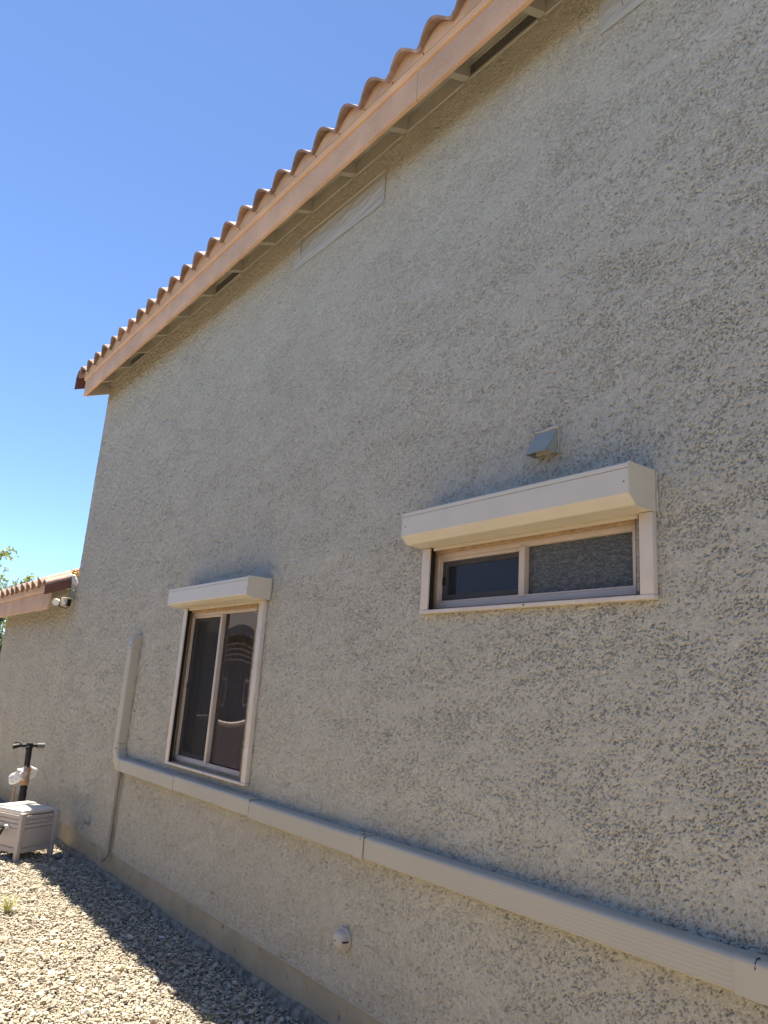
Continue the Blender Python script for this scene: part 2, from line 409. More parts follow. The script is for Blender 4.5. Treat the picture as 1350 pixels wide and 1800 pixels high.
def stucco_h(x, z):
    wx = perlin(x/.03, z/.027, 1)*.006; wz = perlin(x/.027, z/.03, 2)*.006
    u = x+wx; v = z+wz
    def rot(a): return u*math.cos(a)+v*math.sin(a), -u*math.sin(a)+v*math.cos(a)
    a0, a1 = rot(.42); b0, b1 = rot(-.30)
    na = perlin(a0/.030, a1/.0098, 3); nb = perlin(b0/.023, b1/.0104, 4)
    m = sstep(-.25, .25, perlin(x/.62, z/.45, 5))
    n = na*m + nb*(1-m)
    n2 = perlin(u/.0076, v/.0070, 6)
    c0 = x*.94+z*.34; c1 = -x*.34+z*.94; e0 = x*.97-z*.22; e1 = x*.22+z*.97
    D = (perlin(c0/.50, c1/.13, 7)*m + perlin(e0/.42, e1/.15, 12)*(1-m))*.60 + perlin(c0/.16, c1/.055, 8)*.50
    brk = perlin(u/.023, v/.018, 9)
    f = n*.70 + n2*.46
    crev = sstep(.075, .01, np.abs(f-.04)) * sstep(-.10, .12, brk*.9 + D*.9)
    pit = sstep(.40, .54, n2 + .2*brk + D*.30)
    plate = np.clip(f*.6 + D*.3, -.35, .12)
    far = sstep(-3.6, -7.5, x)
    lump_ = perlin(u/.045, v/.034, 11)*.7 + perlin(u/.085, v/.05, 13)*.5*far
    return (.0020+.0048*far)*lump_ + .0028*plate - (.0086+.006*far)*crev - (.0050+.006*far)*pit + .0025*perlin(x/.5, z/.33, 10)

def build_wall():
    VV, FF, off = [], [], 0
    def patch(x0, x1, z0, z1, dx, dz, snapx=(), snapz=()):
        nonlocal off
        x0, x1 = x0-(.012 if x0 not in (XC, XW) else 0), x1+(.012 if x1 < 2 else 0)    # neighbouring patches lap over each other
        nx = max(2, int(round((x1-x0)/dx))+1); nz = max(2, int(round((z1-z0)/dz))+1)
        xs = np.linspace(x0, x1, nx); zs = np.linspace(z0, z1, nz)
        for s in snapx:
            if x0 < s < x1: xs[np.argmin(abs(xs-s))] = s
        for s in snapz:
            if z0 < s < z1: zs[np.argmin(abs(zs-s))] = s
        X, Z = np.meshgrid(xs, zs); h = stucco_h(X, Z)
        V = np.stack([X, -h, Z], -1).reshape(-1, 3)
        I = (np.arange(nz-1)[:, None]*nx + np.arange(nx-1)[None]); cx = (xs[:-1]+xs[1:])/2; cz = (zs[:-1]+zs[1:])/2
        keep = np.ones(I.shape, bool)
        for a, b, c, d in HOLES:
            keep &= ~((cx[None] > a) & (cx[None] < b) & (cz[:, None] > c) & (cz[:, None] < d))
        I = I[keep]
        FF.append(np.stack([I, I+1, I+nx+1, I+nx], 1)+off); VV.append(V); off += len(V)
    sx = [c for h in HOLES for c in h[:2]]; sz = [c for h in HOLES for c in h[2:]]
    # finer plaster grain close to the yard end one stands at, coarser far along the wall
    patch(-.85, 3.0, ZB, ZT, .03, .03)
    patch(-2.0, -.85, ZB, .42, .012, .012)
    patch(-2.0, -.85, .42, ZT, .0040, .0040, sx, sz)
    patch(-3.2, -2.0, ZB, ZT, .0049, .0046, sx, sz)
    patch(-4.6, -3.2, ZB, ZT, .0064, .0054, sx, sz)
    patch(-6.2, -4.6, ZB, ZT, .0092, .0070, sx, sz)
    patch(XC, -6.2, ZB, ZT, .0100, .0088)
    patch(XW, XC, ZB, ZW, .0105, .0092)
    patch(XC-.01, XC+.0, ZB, ZW, .005, .0092)
    V = np.concatenate(VV); F = np.concatenate(FF)
    return np_mesh('stucco_wall', V, F, M_stucco, house, smooth=True)
build_wall()
# the rest of the shell: far returns, back and near end
mesh_obj('return_wall', [(XC, 0, ZB), (XC, 7, ZB), (XC, 7, 6.6), (XC, 3.5, 6.6), (XC, 0, ZT)], [(0, 1, 2, 3, 4)], M_stucco, house)
mesh_obj('return_wall', [(XW, 0, ZB), (XW, 7, ZB), (XW, 7, 3.6), (XW, 2.6, 3.6), (XW, 0, ZW)], [(0, 1, 2, 3, 4)], M_stucco, house)
mesh_obj('return_wall', [(3, 0, ZB), (3, 7, ZB), (3, 7, 6.6), (3, 3.5, 6.6), (3, 0, ZT)], [(4, 3, 2, 1, 0)], M_stucco, house)
mesh_obj('back_wall', [(XW, 7, 0), (3, 7, 0), (3, 7, 6.6), (XW, 7, 6.6)], [(0, 1, 2, 3)], M_stucco, house)
# lip under the stucco and the foundation band
box('stucco_stop', (XW, -.002, ZB-.004), (3, .03, ZB+.004), M_stucco, house)

def build_band():
    xs = np.linspace(XW, 3, 1200); zs = np.linspace(-.06, ZB-.002, 16)
    X, Z = np.meshgrid(xs, zs)
    h = .0025*perlin(X/.4, Z/.1, 20) + .0012*perlin(X/.06, Z/.03, 21) - .004*sstep(.06, 0, abs(perlin(X/.25, Z/.12, 22)))*sstep(.25, .5, perlin(X/.5, Z/.3, 23))
    V = np.stack([X, .006-h, Z], -1).reshape(-1, 3); nx = len(xs)
    I = (np.arange(len(zs)-1)[:, None]*nx+np.arange(nx-1)[None]).ravel()
    np_mesh('foundation', V, np.stack([I, I+1, I+nx+1, I+nx], 1), M_band, house)
build_band()

def build_ledge():
    xs = np.arange(XW, 2.0, .011); t = np.linspace(0, 1, 9)
    X, T = np.meshgrid(xs, t)
    wv = .024 + .012*perlin(X/.22, T*0+.3, 30)
    Y = .004 - T*(wv+.012) + .007*perlin(X/.035, T*3, 31)*T
    Zb = .042 + .014*perlin(X/.3, X*0+.7, 32)
    Z = Zb*(1-T**2.2) - .02*T**2 + .013*perlin(X/.028, T*4, 33)*np.minimum(1, T*3)
    V = np.stack([X, Y, Z], -1).reshape(-1, 3); nx = len(xs)
    I = (np.arange(len(t)-1)[:, None]*nx+np.arange(nx-1)[None]).ravel()
    np_mesh('footing_ledge', V, np.stack([I, I+1, I+nx+1, I+nx], 1), M_mortar, house)
build_ledge()

# ------------------------------------------------------------------ roofs
SL = 5/12.0; TH = math.atan(SL)
PER = 0.2725
def tile_profile(x):
    c = .5+.5*math.cos(2*math.pi*(x/PER))
    return .084*c**.66

def tile_mesh():
    bm = bmesh.new(); n = 17; L = .43; th = .019
    xs = [-.158 + i*(.316)/(n-1) for i in range(n)]
    rows = []
    for y in (0, L):
        top = [bm.verts.new((x, y, tile_profile(x)+th)) for x in xs]
        bot = [bm.verts.new((x, y, tile_profile(x) - (.002 if abs(x) > .14 else 0))) for x in xs]
        rows.append((top, bot))
    (t0, b0), (t1, b1) = rows
    for i in range(n-1):
        bm.faces.new((t0[i], t0[i+1], t1[i+1], t1[i])); bm.faces.new((b0[i], b1[i], b1[i+1], b0[i+1]))
        bm.faces.new((t0[i], b0[i], b0[i+1], t0[i+1])); bm.faces.new((t1[i], t1[i+1], b1[i+1], b1[i]))
    bm.faces.new((t0[0], t1[0], b1[0], b0[0])); bm.faces.new((t0[-1], b0[-1], b1[-1], t1[-1]))
    bmesh.ops.recalc_face_normals(bm, faces=bm.faces)
    me = bpy.data.meshes.new('roof_tile'); bm.to_mesh(me); bm.free()
    for p in me.polygons: p.use_smooth = abs(p.normal.y) < .5
    me.set_sharp_from_angle(angle=R(50)); me.materials.append(M_tile)
    return me
TILE = tile_mesh()

def roof(name, x_far, x_near, ztop, crest0, tiles_to, depth, vents):
    """ztop = top of stucco; deck, rafters, fascia and tiles follow from it"""
    dz = lambda y: ztop + .105 + SL*y           # underside of the roof deck
    rf = prism(name, [(-.245, dz(-.245)), (depth, dz(depth)), (depth, dz(depth)+.03), (-.245, dz(-.245)+.03)], x_far, x_near, M_soffit, house)
    # tiles, two courses at the eave, then plain tile field
    k = 0; x = crest0
    while x > x_far - .02: k += 1; x -= PER
    n0 = k
    xs = [crest0 - i*PER for i in range(n0)] + [crest0 + (i+1)*PER for i in range(int((tiles_to-crest0)/PER))]
    for x in xs:
        for c in range(2):
            o = bpy.data.objects.new('roof_tile', TILE)
            y = -.318 + c*.37*math.cos(TH) + rnd.uniform(-.006, .006)
            o.location = (x + rnd.uniform(-.003, .003), y, ztop + .026 + (y+.318)*SL + .018*c + rnd.uniform(-.005, .005))
            o.rotation_euler = (TH + rnd.uniform(-.012, .012), rnd.uniform(-.012, .012), rnd.uniform(-.012, .012))
            link(o, rf)
    y0 = .34
    prism('tile_field', [(y0, dz(y0)+.035), (depth, dz(depth)+.035), (depth, dz(depth)+.12), (y0, dz(y0)+.09)], x_far-.1, x_near, M_deck, rf)
    # fascia board, trim above it
    xb = x_far
    for Lb in (2.45, 3.66, 3.66, 3.66):
        xe = min(x_near, xb+Lb)
        if xe - xb > .05:
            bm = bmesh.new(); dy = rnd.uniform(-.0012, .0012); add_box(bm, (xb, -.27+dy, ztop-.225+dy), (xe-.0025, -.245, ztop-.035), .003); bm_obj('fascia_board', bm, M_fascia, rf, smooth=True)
        xb = xe
    prism('drip_trim', [(-.245, ztop-.034), (-.284, ztop-.030), (-.288, ztop-.022), (-.288, ztop+.0), (-.292, ztop+.004), (-.245, ztop+.006)], x_far, x_near, M_trim, rf)
    # scalloped closure under the tile waves
    xx = np.arange(x_far+.004, min(x_near, tiles_to), .0125)
    vb, fb = [], []
    for i, x in enumerate(xx):
        zt = ztop + .026 + .022*SL + tile_profile(x-crest0) + .001
        vb += [(x, -.294, ztop+.0045), (x, -.297, zt), (x, -.262, zt+.014), (x, -.262, ztop+.0045)]
        if i:
            a = 4*(i-1); b = 4*i
            fb += [(a, b, b+1, a+1), (a+1, b+1, b+2, a+2), (a+2, b+2, b+3, a+3)]
    mesh_obj('eave_closure', vb, [f[::-1] for f in fb], M_closure, rf, smooth=False)
    # nails of the closure
    x = crest0 - PER*.42
    while x > x_far:
        lathe('nail', [(.006, 0), (.006, .003), (.003, .005), (0, .005)], (x, -.294, ztop+.016), (0, -1, 0), M_rake, rf, 8); x -= PER
    # rafter tails and the blocks between them
    rx = [-2.576 - .5496*i for i in range(-9, 20)]
    rx = [x for x in rx if x_far+.08 < x < x_near]
    zr = lambda y: ztop + .005 + SL*y
    for x in rx:
        bm = bmesh.new()
        add_prism(bm, [(-.2445, zr(-.2445)), (.06, zr(.06)), (.06, dz(.06)-.0005), (-.2445, dz(-.2445)-.0005)], x-.024, x+.024)
        bm_obj('rafter_tail', bm, M_soffit, rf)
    ends = [x_far+.03] + sorted(rx) + [x_near]
    for a, b in zip(ends, ends[1:]):
        if b-a < .1: continue
        mid = (a+b)/2
        a2, b2 = a+.0245, b-.0245
        if any(abs(mid-v) < .2 for v in vents):
            bm = bmesh.new(); add_box(bm, (a2, .02, ztop-.03), (b2, .024, dz(.02)-.002)); v_ = bm_obj('vent_back', bm, M_dark, rf)
            bm = bmesh.new(); n = int((b2-a2)/.011)
            for i in range(n): add_box(bm, (a2+.004+i*.011, .001, ztop+.004), (a2+.009+i*.011, .004, dz(.0)-.016))
            for q in range(7): add_box(bm, (a2, .0045, ztop+.004+q*.014), (b2, .0065, ztop+.008+q*.014))
            s_ = bm_obj('vent_screen', bm, M_screen_metal, rf)
            add = bmesh.new(); add_box(add, (a2, -.004, dz(0)-.018), (b2, .006, dz(0)-.002)); add_box(add, (a2, -.006, ztop-.012), (b2, .006, ztop+.004)); bm_obj('vent_frame', add, M_soffit, rf)
        else:
            box('frieze_block', (a2, -.007, ztop-.012), (b2, .02, dz(-.007)-.002), M_soffit, rf)
    # barge rafter at the far end
    prism('barge_rafter', [(-.2445, ztop-.12-.2445*SL), (.5, ztop-.12+.5*SL), (.5, dz(.5)-.001), (-.2445, dz(-.2445)-.001)], x_far+.004, x_far+.03, M_soffit, rf)
    return rf, dz

crestA = -2.551 + .045
roofA, dzA = roof('roof', -8.80, 3.2, ZT, crestA, .3, 3.6, [-2.30, -5.60, -7.80])
crestB = -9.25
roofB, dzB = roof('wing_roof', -12.4, -8.735, ZW, crestB, -8.9, 2.6, [-10.1])

def rake_tile(x, y0, L, zt, mtop, mside, parent, flange=.10, side=1):
    """barrel cap running up the slope with a flat flange hanging over the roof's end"""
    bm = bmesh.new(); n = 9; prof = []
    for i in range(n):
        a = math.pi*i/(n-1); prof.append((.085*math.cos(a), .085*math.sin(a)*.8))
    for s, m, nm in ((0, mtop, 'rake_tile'),):
        A, B, A2, B2 = [], [], [], []
        for px, pz in prof:
            A.append(bm.verts.new((x+px, y0, zt+pz))); B.append(bm.verts.new((x+px, y0+L, zt+pz+L*SL)))
            A2.append(bm.verts.new((x+px*.84, y0, zt+pz*.84))); B2.append(bm.verts.new((x+px*.84, y0+L, zt+pz*.84+L*SL)))
        for i in range(n-1):
            bm.faces.new((A[i], A[i+1], B[i+1], B[i])); bm.faces.new((A2[i], B2[i], B2[i+1], A2[i+1]))
            bm.faces.new((A[i], A2[i], A2[i+1], A[i+1])); bm.faces.new((B[i], B[i+1], B2[i+1], B2[i]))
    t = bm_obj('rake_tile', bm, mtop, parent, smooth=True)
    xa = x + side*.0735; xb = x + side*.0865
    lo, hi = min(xa, xb), max(xa, xb)
    prism('rake_flange', [(y0, zt-flange), (y0+L, zt-flange+L*SL), (y0+L, zt+L*SL+.002), (y0, zt+.002)], lo, hi, mside, t)
    return t
rake_tile(-8.79, -.335, .27, ZW+.03, M_raketop, M_rake, roofB, .105, 1)
for i in range(6): rake_tile(-8.90, -.34+i*.38, .40, ZT+.055+i*.38*SL+.012*i*0, M_tile, M_rake, roofA, .16, -1)

# lumps of mastic and foam where the wing roof meets the corner
def lump(name, c, s, m, parent, seed, sub=3, amp=.35):
    bm = bmesh.new(); bmesh.ops.create_icosphere(bm, subdivisions=sub, radius=1)
    r = np.random.default_rng(seed); ph = r.uniform(0, 50, 3)
    co = np.array([v.co[:] for v in bm.verts])
    d = 1 + amp*perlin(co[:, 0]*1.7+ph[0], co[:, 1]*1.7+co[:, 2]*1.3+ph[1], seed) + amp*.5*perlin(co[:, 0]*4+ph[2], co[:, 2]*4+co[:, 1]*3, seed+1)
    for v, q in zip(bm.verts, d): v.co = Vector((v.co.x*s[0]*q + c[0], v.co.y*s[1]*q + c[1], v.co.z*s[2]*q + c[2]))
    return bm_obj(name, bm, m, parent, smooth=True)
lump('mastic_patch', (-8.76, -.045, 2.61), (.06, .075, .075), M_mastic, roofB, 3, amp=.6)
lump('mastic_patch', (-8.77, -.01, 2.57), (.05, .05, .08), M_mastic, roofB, 4, amp=.6)
lump('foam_patch', (-8.78, .0, 2.715), (.04, .05, .045), M_foam, roofB, 5, amp=.5)
box('flashing', (-8.80, -.05, 2.43), (-8.735, -.002, 2.56), M_hood, roofB, .004)

# ------------------------------------------------------------------ windows
def bowed_pane(name, x0, x1, z0, z1, y, bow, m, parent, n=18):
    xs = np.linspace(x0, x1, n); zs = np.linspace(z0, z1, n); X, Z = np.meshgrid(xs, zs)
    u = (X-x0)/(x1-x0)*2-1; v = (Z-z0)/(z1-z0)*2-1
    Y = y + bow*(1-u*u)*(1-v*v)
    V = np.stack([X, Y, Z], -1).reshape(-1, 3); I = (np.arange(n-1)[:, None]*n+np.arange(n-1)[None]).ravel()
    return np_mesh(name, V, np.stack([I, I+1, I+n+1, I+n], 1), m, parent)

def ring(name, x0, x1, z0, z1, y0, y1, wl, wr, wb, wt, m, parent, bevel=.0025):
    bm = bmesh.new()
    add_box(bm, (x0, y0, z0), (x0+wl, y1, z1), bevel); add_box(bm, (x1-wr, y0, z0), (x1, y1, z1), bevel)
    add_box(bm, (x0+wl+.0003, y0+.001, z0), (x1-wr-.0003, y1, z0+wb), bevel); add_box(bm, (x0+wl+.0003, y0+.001, z1-wt), (x1-wr-.0003, y1, z1), bevel)
    return bm_obj(name, bm, m, parent, smooth=True)

def make_window(hole, fr, mx, glassL, glassR, room, curtain, bowL, bowR, scr, label):
    x0, x1, z0, z1 = hole; fx0, fx1, fz0, fz1 = fr
    w = ring('window', fx0, fx1, fz0, fz1, .032, .075, .024, .024, .026, .024, M_vinyl, house)
    w['label'] = label
    # rough plaster reveal around the frame
    bm = bmesh.new()
    q = [(x0, z0), (x1, z0), (x1, z1), (x0, z1)]; p = [(fx0, fz0), (fx1, fz0), (fx1, fz1), (fx0, fz1)]
    A = [bm.verts.new((a, -.004, b)) for a, b in q]; B = [bm.verts.new((a, .034, b)) for a, b in q]; C_ = [bm.verts.new((a, .0345, b)) for a, b in p]
    for i in range(4):
        j = (i+1) % 4
        bm.faces.new((A[i], A[j], B[j], B[i])); bm.faces.new((B[i], B[j], C_[j], C_[i]))
    bm_obj('reveal', bm, M_reveal, w)
    # header strip of plaster above the frame, brush seal by the far rail
    box('plaster_header', (x0+.001, .010, fz1-.002), (x1-.001, .033, z1+.02), M_reveal, w, .003)
    box('mullion', (mx-.016, .027, fz0+.024), (mx+.016, .070, fz1-.022), M_vinyl, w, .003)
    ring('track', fx0+.0245, mx-.0165, fz0+.0265, fz1-.0245, .040, .070, .012, .004, .010, .016, M_vinyl, w)
    box('sill_track', (fx0+.0245, .034, fz0+.0265), (fx1-.0245, .0395, fz0+.034), M_vinyl, w, .001)
    sx0, sx1, sz0, sz1 = fx0+.037, mx-.021, fz0+.037, fz1-.041
    s = ring('sash', sx0, sx1, sz0, sz1, .050, .072, .030, .018, .028, .024, M_sash, w)
    bowed_pane('pane', sx0+.028, sx1-.016, sz0+.026, sz1-.022, .061, bowL, glassL, w)
    pr_ = bowed_pane('pane', mx+.015, fx1-.023, fz0+.025, fz1-.023, .058, bowR, glassR, w)
    mesh_obj('insect_screen', [(sx0+.002, .047, sz0+.002), (sx1-.002, .047, sz0+.002), (sx1-.002, .047, sz1-.002), (sx0+.002, .047, sz1-.002)], [(0, 1, 2, 3)], scr, w)
    box('latch', (sx0+.004, .043, (sz0+sz1)/2-.02), (sx0+.022, .0495, (sz0+sz1)/2+.02), M_black, w, .002)
    # dim room behind
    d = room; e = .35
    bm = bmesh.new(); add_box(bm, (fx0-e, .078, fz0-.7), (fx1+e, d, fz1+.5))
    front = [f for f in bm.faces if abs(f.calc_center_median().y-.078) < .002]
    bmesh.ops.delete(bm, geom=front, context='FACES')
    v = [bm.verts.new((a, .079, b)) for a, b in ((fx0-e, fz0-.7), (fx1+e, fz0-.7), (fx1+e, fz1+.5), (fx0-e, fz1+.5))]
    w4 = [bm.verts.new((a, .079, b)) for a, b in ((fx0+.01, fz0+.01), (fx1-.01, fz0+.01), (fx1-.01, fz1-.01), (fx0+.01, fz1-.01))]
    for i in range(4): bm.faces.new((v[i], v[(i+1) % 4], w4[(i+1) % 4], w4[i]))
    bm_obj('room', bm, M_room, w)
    if curtain:
        xs = np.linspace(fx0+.02, fx1-.02, 160); zs = np.linspace(fz0+.01, fz1-.01, 6); X, Z = np.meshgrid(xs, zs)
        Y = .20 + .022*np.sin(X*62+2*np.sin(X*9)) + .012*np.sin(X*23)
        V = np.stack([X, Y, Z], -1).reshape(-1, 3); n = len(xs); I = (np.arange(5)[:, None]*n+np.arange(n-1)[None]).ravel()
        np_mesh('curtain', V, np.stack([I, I+1, I+n+1, I+n], 1), M_curtain, w)
    return w

BIG = HOLES[0]
make_window(BIG, (-5.518, -4.41, 1.024, 2.120), -4.978, M_glass, M_glass, 2.4, True, .002, .0052, M_mesh,
            'tall two-pane sliding window with a dark insect screen on its far pane')
SML = HOLES[1]
make_window(SML, (-2.674, -1.545, 2.022, 2.292), -2.113, M_glass_small, M_glue, 1.2, False, .0006, .0, M_mesh_small,
            'low wide window with a screened pane and a crackle-textured pane')

# ------------------------------------------------------------------ roller shutters
def make_shutter(x0, x1, zb, zt, zr0, hz1, lo, ro, label):
    """rails from zr0 to zb, housing from zb to hz1"""
    t = thing('roller_shutter', ((x0+x1)/2, 0, zr0), label, 'roller shutter', 'roller shutters over the windows')
    D = .175; ch = hz1-.118
    prof = [(-.001, hz1+.003), (-.02, hz1+.003), (-D+.004, hz1-.002), (-D, hz1-.006), (-D, hz1-.0225), (-D+.004, hz1-.0225), (-D+.004, hz1-.0255), (-D, hz1-.0255), (-D, ch), (-D+.0035, ch-.004), (-.137, zb+.003), (-.131, zb), (-.001, zb)]
    h = prism('housing', prof, x0+.003, x1-.003, M_shutter, t)
    pe = [(-.001, hz1+.005), (-.02, hz1+.005), (-D-.002, hz1), (-D-.002, ch-.001), (-.137, zb-.001), (-.131, zb-.002), (-.001, zb-.002)]
    for a, b in ((x0, x0+.0028), (x1-.0028, x1)): prism('end_plate', pe, a, b, M_shutter, t)
    for x in (x0+.03, x1-.022):
        lathe('screw', [(.0035, -.001), (.0035, .0012), (.002, .002), (0, .002)], (x, -D, ch+.045), (0, -1, 0), M_sash, h, 10)
    # guide rails: outer shell with a dark slot on the inner side
    for s, xa in ((1, x0+lo), (-1, x1-ro-.055)):
        bm = bmesh.new(); add_box(bm, (xa, -.032, zr0+.0165), (xa+.055, -.001, zb-.0025), .0025)
        r = bm_obj('guide_rail', bm, M_rail, t, smooth=True)
        xs = xa+.0552 if s == 1 else xa-.0062
        box('brush_seal', (xs, -.024, zr0+.018), (xs+.006, -.002, zb-.004), M_gap, r)
        for k in (.25, .62):
            lathe('screw', [(.005, -.001), (.005, .0012), (.002, .002), (0, .002)], (xa+.030, -.032, zr0+(zb-zr0)*k), (0, -1, 0), M_rail, r, 10)
    bm = bmesh.new(); add_box(bm, (x0+lo-.002, -.034, zr0), (x1-ro+.002, -.001, zr0+.016), .002); sr = bm_obj('sill_rail', bm, M_rail, t, smooth=True)
    lathe('weep_hole', [(.004, -.001), (.004, .0008), (0, .0008)], ((x0+x1)/2+.03, -.034, zr0+.008), (0, -1, 0), M_dark, sr, 10)
    # bead of sealant along the wall
    tube('sealant', [(x0+(x1-x0)*i/14, -.005, hz1+.006+rnd.uniform(-.002, .002)) for i in range(15)], [rnd.uniform(.004, .008) for i in range(15)], M_stucco, t, 6)
    tube('sealant', [(x1+.003, -.004, zb+(hz1-zb)*i/5) for i in range(6)], [rnd.uniform(.003, .007) for i in range(6)], M_stucco, t, 6)
    # bottom slat of the curtain parked in the housing mouth
    box('bottom_slat', (x0+.067, -.020, zb-.016), (x1-.067, -.010, zb-.0005), M_shutter, t, .002)
    return t
make_shutter(-5.535, -4.235, 2.150, 2.16, .995, 2.286, .006, .027, 'farther beige roller shutter box and rails around the tall two-pane window')
make_shutter(-2.705, -1.443, 2.312, 2.33, 1.991, 2.466, .001, .002, 'beige roller shutter box and rails around the low wide window')

# ------------------------------------------------------------------ line-set cover
def cover_profile(y_back, y_front, z0, z1, r=.017, n=5):
    p = [(y_back, z0)]
    p += [(y_front+.006, z0), (y_front, z0+.006)]
    # shallow ribs on the face
    zc = np.linspace(z0+.012, z1-r-.004, 6)
    for z in zc: p += [(y_front, z-.0012), (y_front+.0008, z), (y_front, z+.0012)]
    for i in range(n+1):
        a = math.pi/2*i/n; p.append((y_front + r - r*math.cos(a), z1 - r + r*math.sin(a)))
    p += [(y_front+.045, z1), (y_front+.046, z1-.0018), (y_front+.048, z1-.0018), (y_front+.049, z1), (y_back, z1)]
    return p
def line_cover():
    t = thing('line_set_cover', (-6.48, 0, .84), 'long tan plastic conduit running along the wall then up beside the tall window', 'conduit cover')
    Yf, Yb = -.078, -.002; z0, z1 = .842, .942
    cuts = [-6.352, -5.225, -4.100, -2.964, -1.060]
    for i, (a, b) in enumerate(zip(cuts, cuts[1:])):
        dz = .004*math.sin(i*2.1)
        prism('cover_segment', [(y, z+dz) for y, z in cover_profile(Yb, Yf + .001*(i % 2), z0, z1)], a+.0031, b-.0031, M_duct, t)
        box('joint_gap', (b-.0030, Yf+.004, z0+.004), (b+.0030, Yb-.002, z1-.004), M_dark, t)
    prism('cover_segment', cover_profile(Yb, Yf, z0+.004, z1+.004), -1.058, 2.6, M_duct, t)
    # smooth coupler sleeve over the near joint
    pr_ = [(Yb, z0-.002), (Yf-.002, z0-.002)] + [(Yf-.002+.018*(1-math.cos(k*math.pi/10)), z1-.016+.018*math.sin(k*math.pi/10)) for k in range(6)] + [(Yb, z1+.002)]
    prism('coupler', pr_, -1.19, -1.064, M_duct, t)
    prism('coupler', pr_, -3.035, -2.969, M_duct, t)
    for x in (-1.128, -2.99):
        bm = bmesh.new(); add_tube(bm, [(x, Yf-.0025, z1-.022), (x, Yf+.002, z1-.006), (x, Yf+.014, z1+.0035), (x, Yf+.028, z1+.0035)], .0020, 6); bm_obj('clip_slot', bm, M_dark, t)
    # vertical run
    xl, xr = -6.548, -6.442
    def vp(x0, x1, yf):
        r = .008; p = [(x0, Yb)]
        p += [(x0, yf+r)] + [(x0 + r - r*math.cos(k*math.pi/8), yf + r - r*math.sin(k*math.pi/8)) for k in range(1, 5)]
        p += [(x1 - r + r*math.sin(k*math.pi/8), yf + r - r*math.cos(k*math.pi/8)) for k in range(0, 5)] + [(x1, Yb)]
        return p
    def vprism(name, p, za, zb):
        bm = bmesh.new(); A = [bm.verts.new((x, y, za)) for x, y in p]; B = [bm.verts.new((x, y, zb)) for x, y in p]; n = len(p)
        for i in range(n): bm.faces.new((A[i], A[(i+1) % n], B[(i+1) % n], B[i]))
        bm.faces.new(A[::-1]); bm.faces.new(B)
        return bm_obj(name, bm, M_duct, t, smooth=True)
    vprism('cover_segment', vp(xl+.002, xr-.002, Yf), 1.052, 1.84)
    # end cap with a sloped hood
    bm = bmesh.new()
    for za, zb, ins in ((1.842, 1.925, 0),):
        p = vp(xl, xr, Yf-.002); A = [bm.verts.new((x, y, za)) for x, y in p]; B = [bm.verts.new((x, y, zb)) for x, y in p]
        p2 = vp(xl+.006, xr-.006, Yf+.03); Cc = [bm.verts.new((x, y, zb+.04)) for x, y in p2]; n = len(p)
        for i in range(n):
            j = (i+1) % n; bm.faces.new((A[i], A[j], B[j], B[i])); bm.faces.new((B[i], B[j], Cc[j], Cc[i]))
        bm.faces.new(Cc); bm.faces.new(A[::-1])
    bm_obj('end_cap', bm, M_duct, t, smooth=True)
    box('clip_slot', (xl+.045, Yf-.0032, 1.868), (xl+.085, Yf+.004, 1.874), M_dark, t)
    # flat elbow: quarter sweep in the wall plane joining the two runs
    bm = bmesh.new(); n = 10; cx, cz, = -6.352, 1.05; ro, ri = -6.352+6.548+.002, .088
    prof = [(ri, Yb), (ri, Yf+.012), (ri+.012, Yf-.002), (ro-.014, Yf-.002), (ro-.004, Yf+.003), (ro, Yf+.014), (ro, Yb)]
    rings = []
    for i in range(n+1):
        a = math.pi + math.pi/2*i/n
        sq = 1.0
        rr = []
        for r_, y in prof:
            kz = r_*(1.05-.838)/ro if r_ > .15 else r_
            rr.append(bm.verts.new((cx + r_*math.cos(a), y, cz + (r_*1.065)*math.sin(a) if r_ > .12 else cz + (r_*1.21)*math.sin(a))))
        rings.append(rr)
    for A, B in zip(rings, rings[1:]):
        for k in range(len(prof)-1): bm.faces.new((A[k], B[k], B[k+1], A[k+1]))
    bm.faces.new(rings[0]); bm.faces.new(rings[-1][::-1])
    bm_obj('elbow', bm, M_duct, t, smooth=True)
    box('clip_slot', (xl+.06, Yf-.0035, 1.008), (xl+.10, Yf+.003, 1.014), M_dark, t)
line_cover()

d = thing('drain_pipe', (-6.44, -.03, .12), 'thin painted drain pipe hanging from the tan conduit elbow', 'pipe')
tube('pipe', [(-6.436, -.030, .843), (-6.438, -.030, .70), (-6.445, -.028, .40), (-6.45, -.028, .20), (-6.452, -.034, .165), (-6.454, -.055, .150), (-6.455, -.078, .149)], .0165, M_pipe, d, 12)
lathe('collar', [(.0, -.02), (.0205, -.02), (.0205, .02), (.0, .02)], (-6.437, -.030, .80), (0, 0, 1), M_pipe, d, 14)
lathe('elbow_socket', [(.0, -.012), (.0205, -.012), (.0205, .012), (.0, .012)], (-6.4545, -.062, .149), (0, 1, .1), M_pipe, d, 14)
lathe('coupling', [(.0, -.012), (.0198, -.012), (.0198, .012), (.0, .012)], (-6.4455, -.028, .385), (0, 0, 1), M_pipe, d, 14)

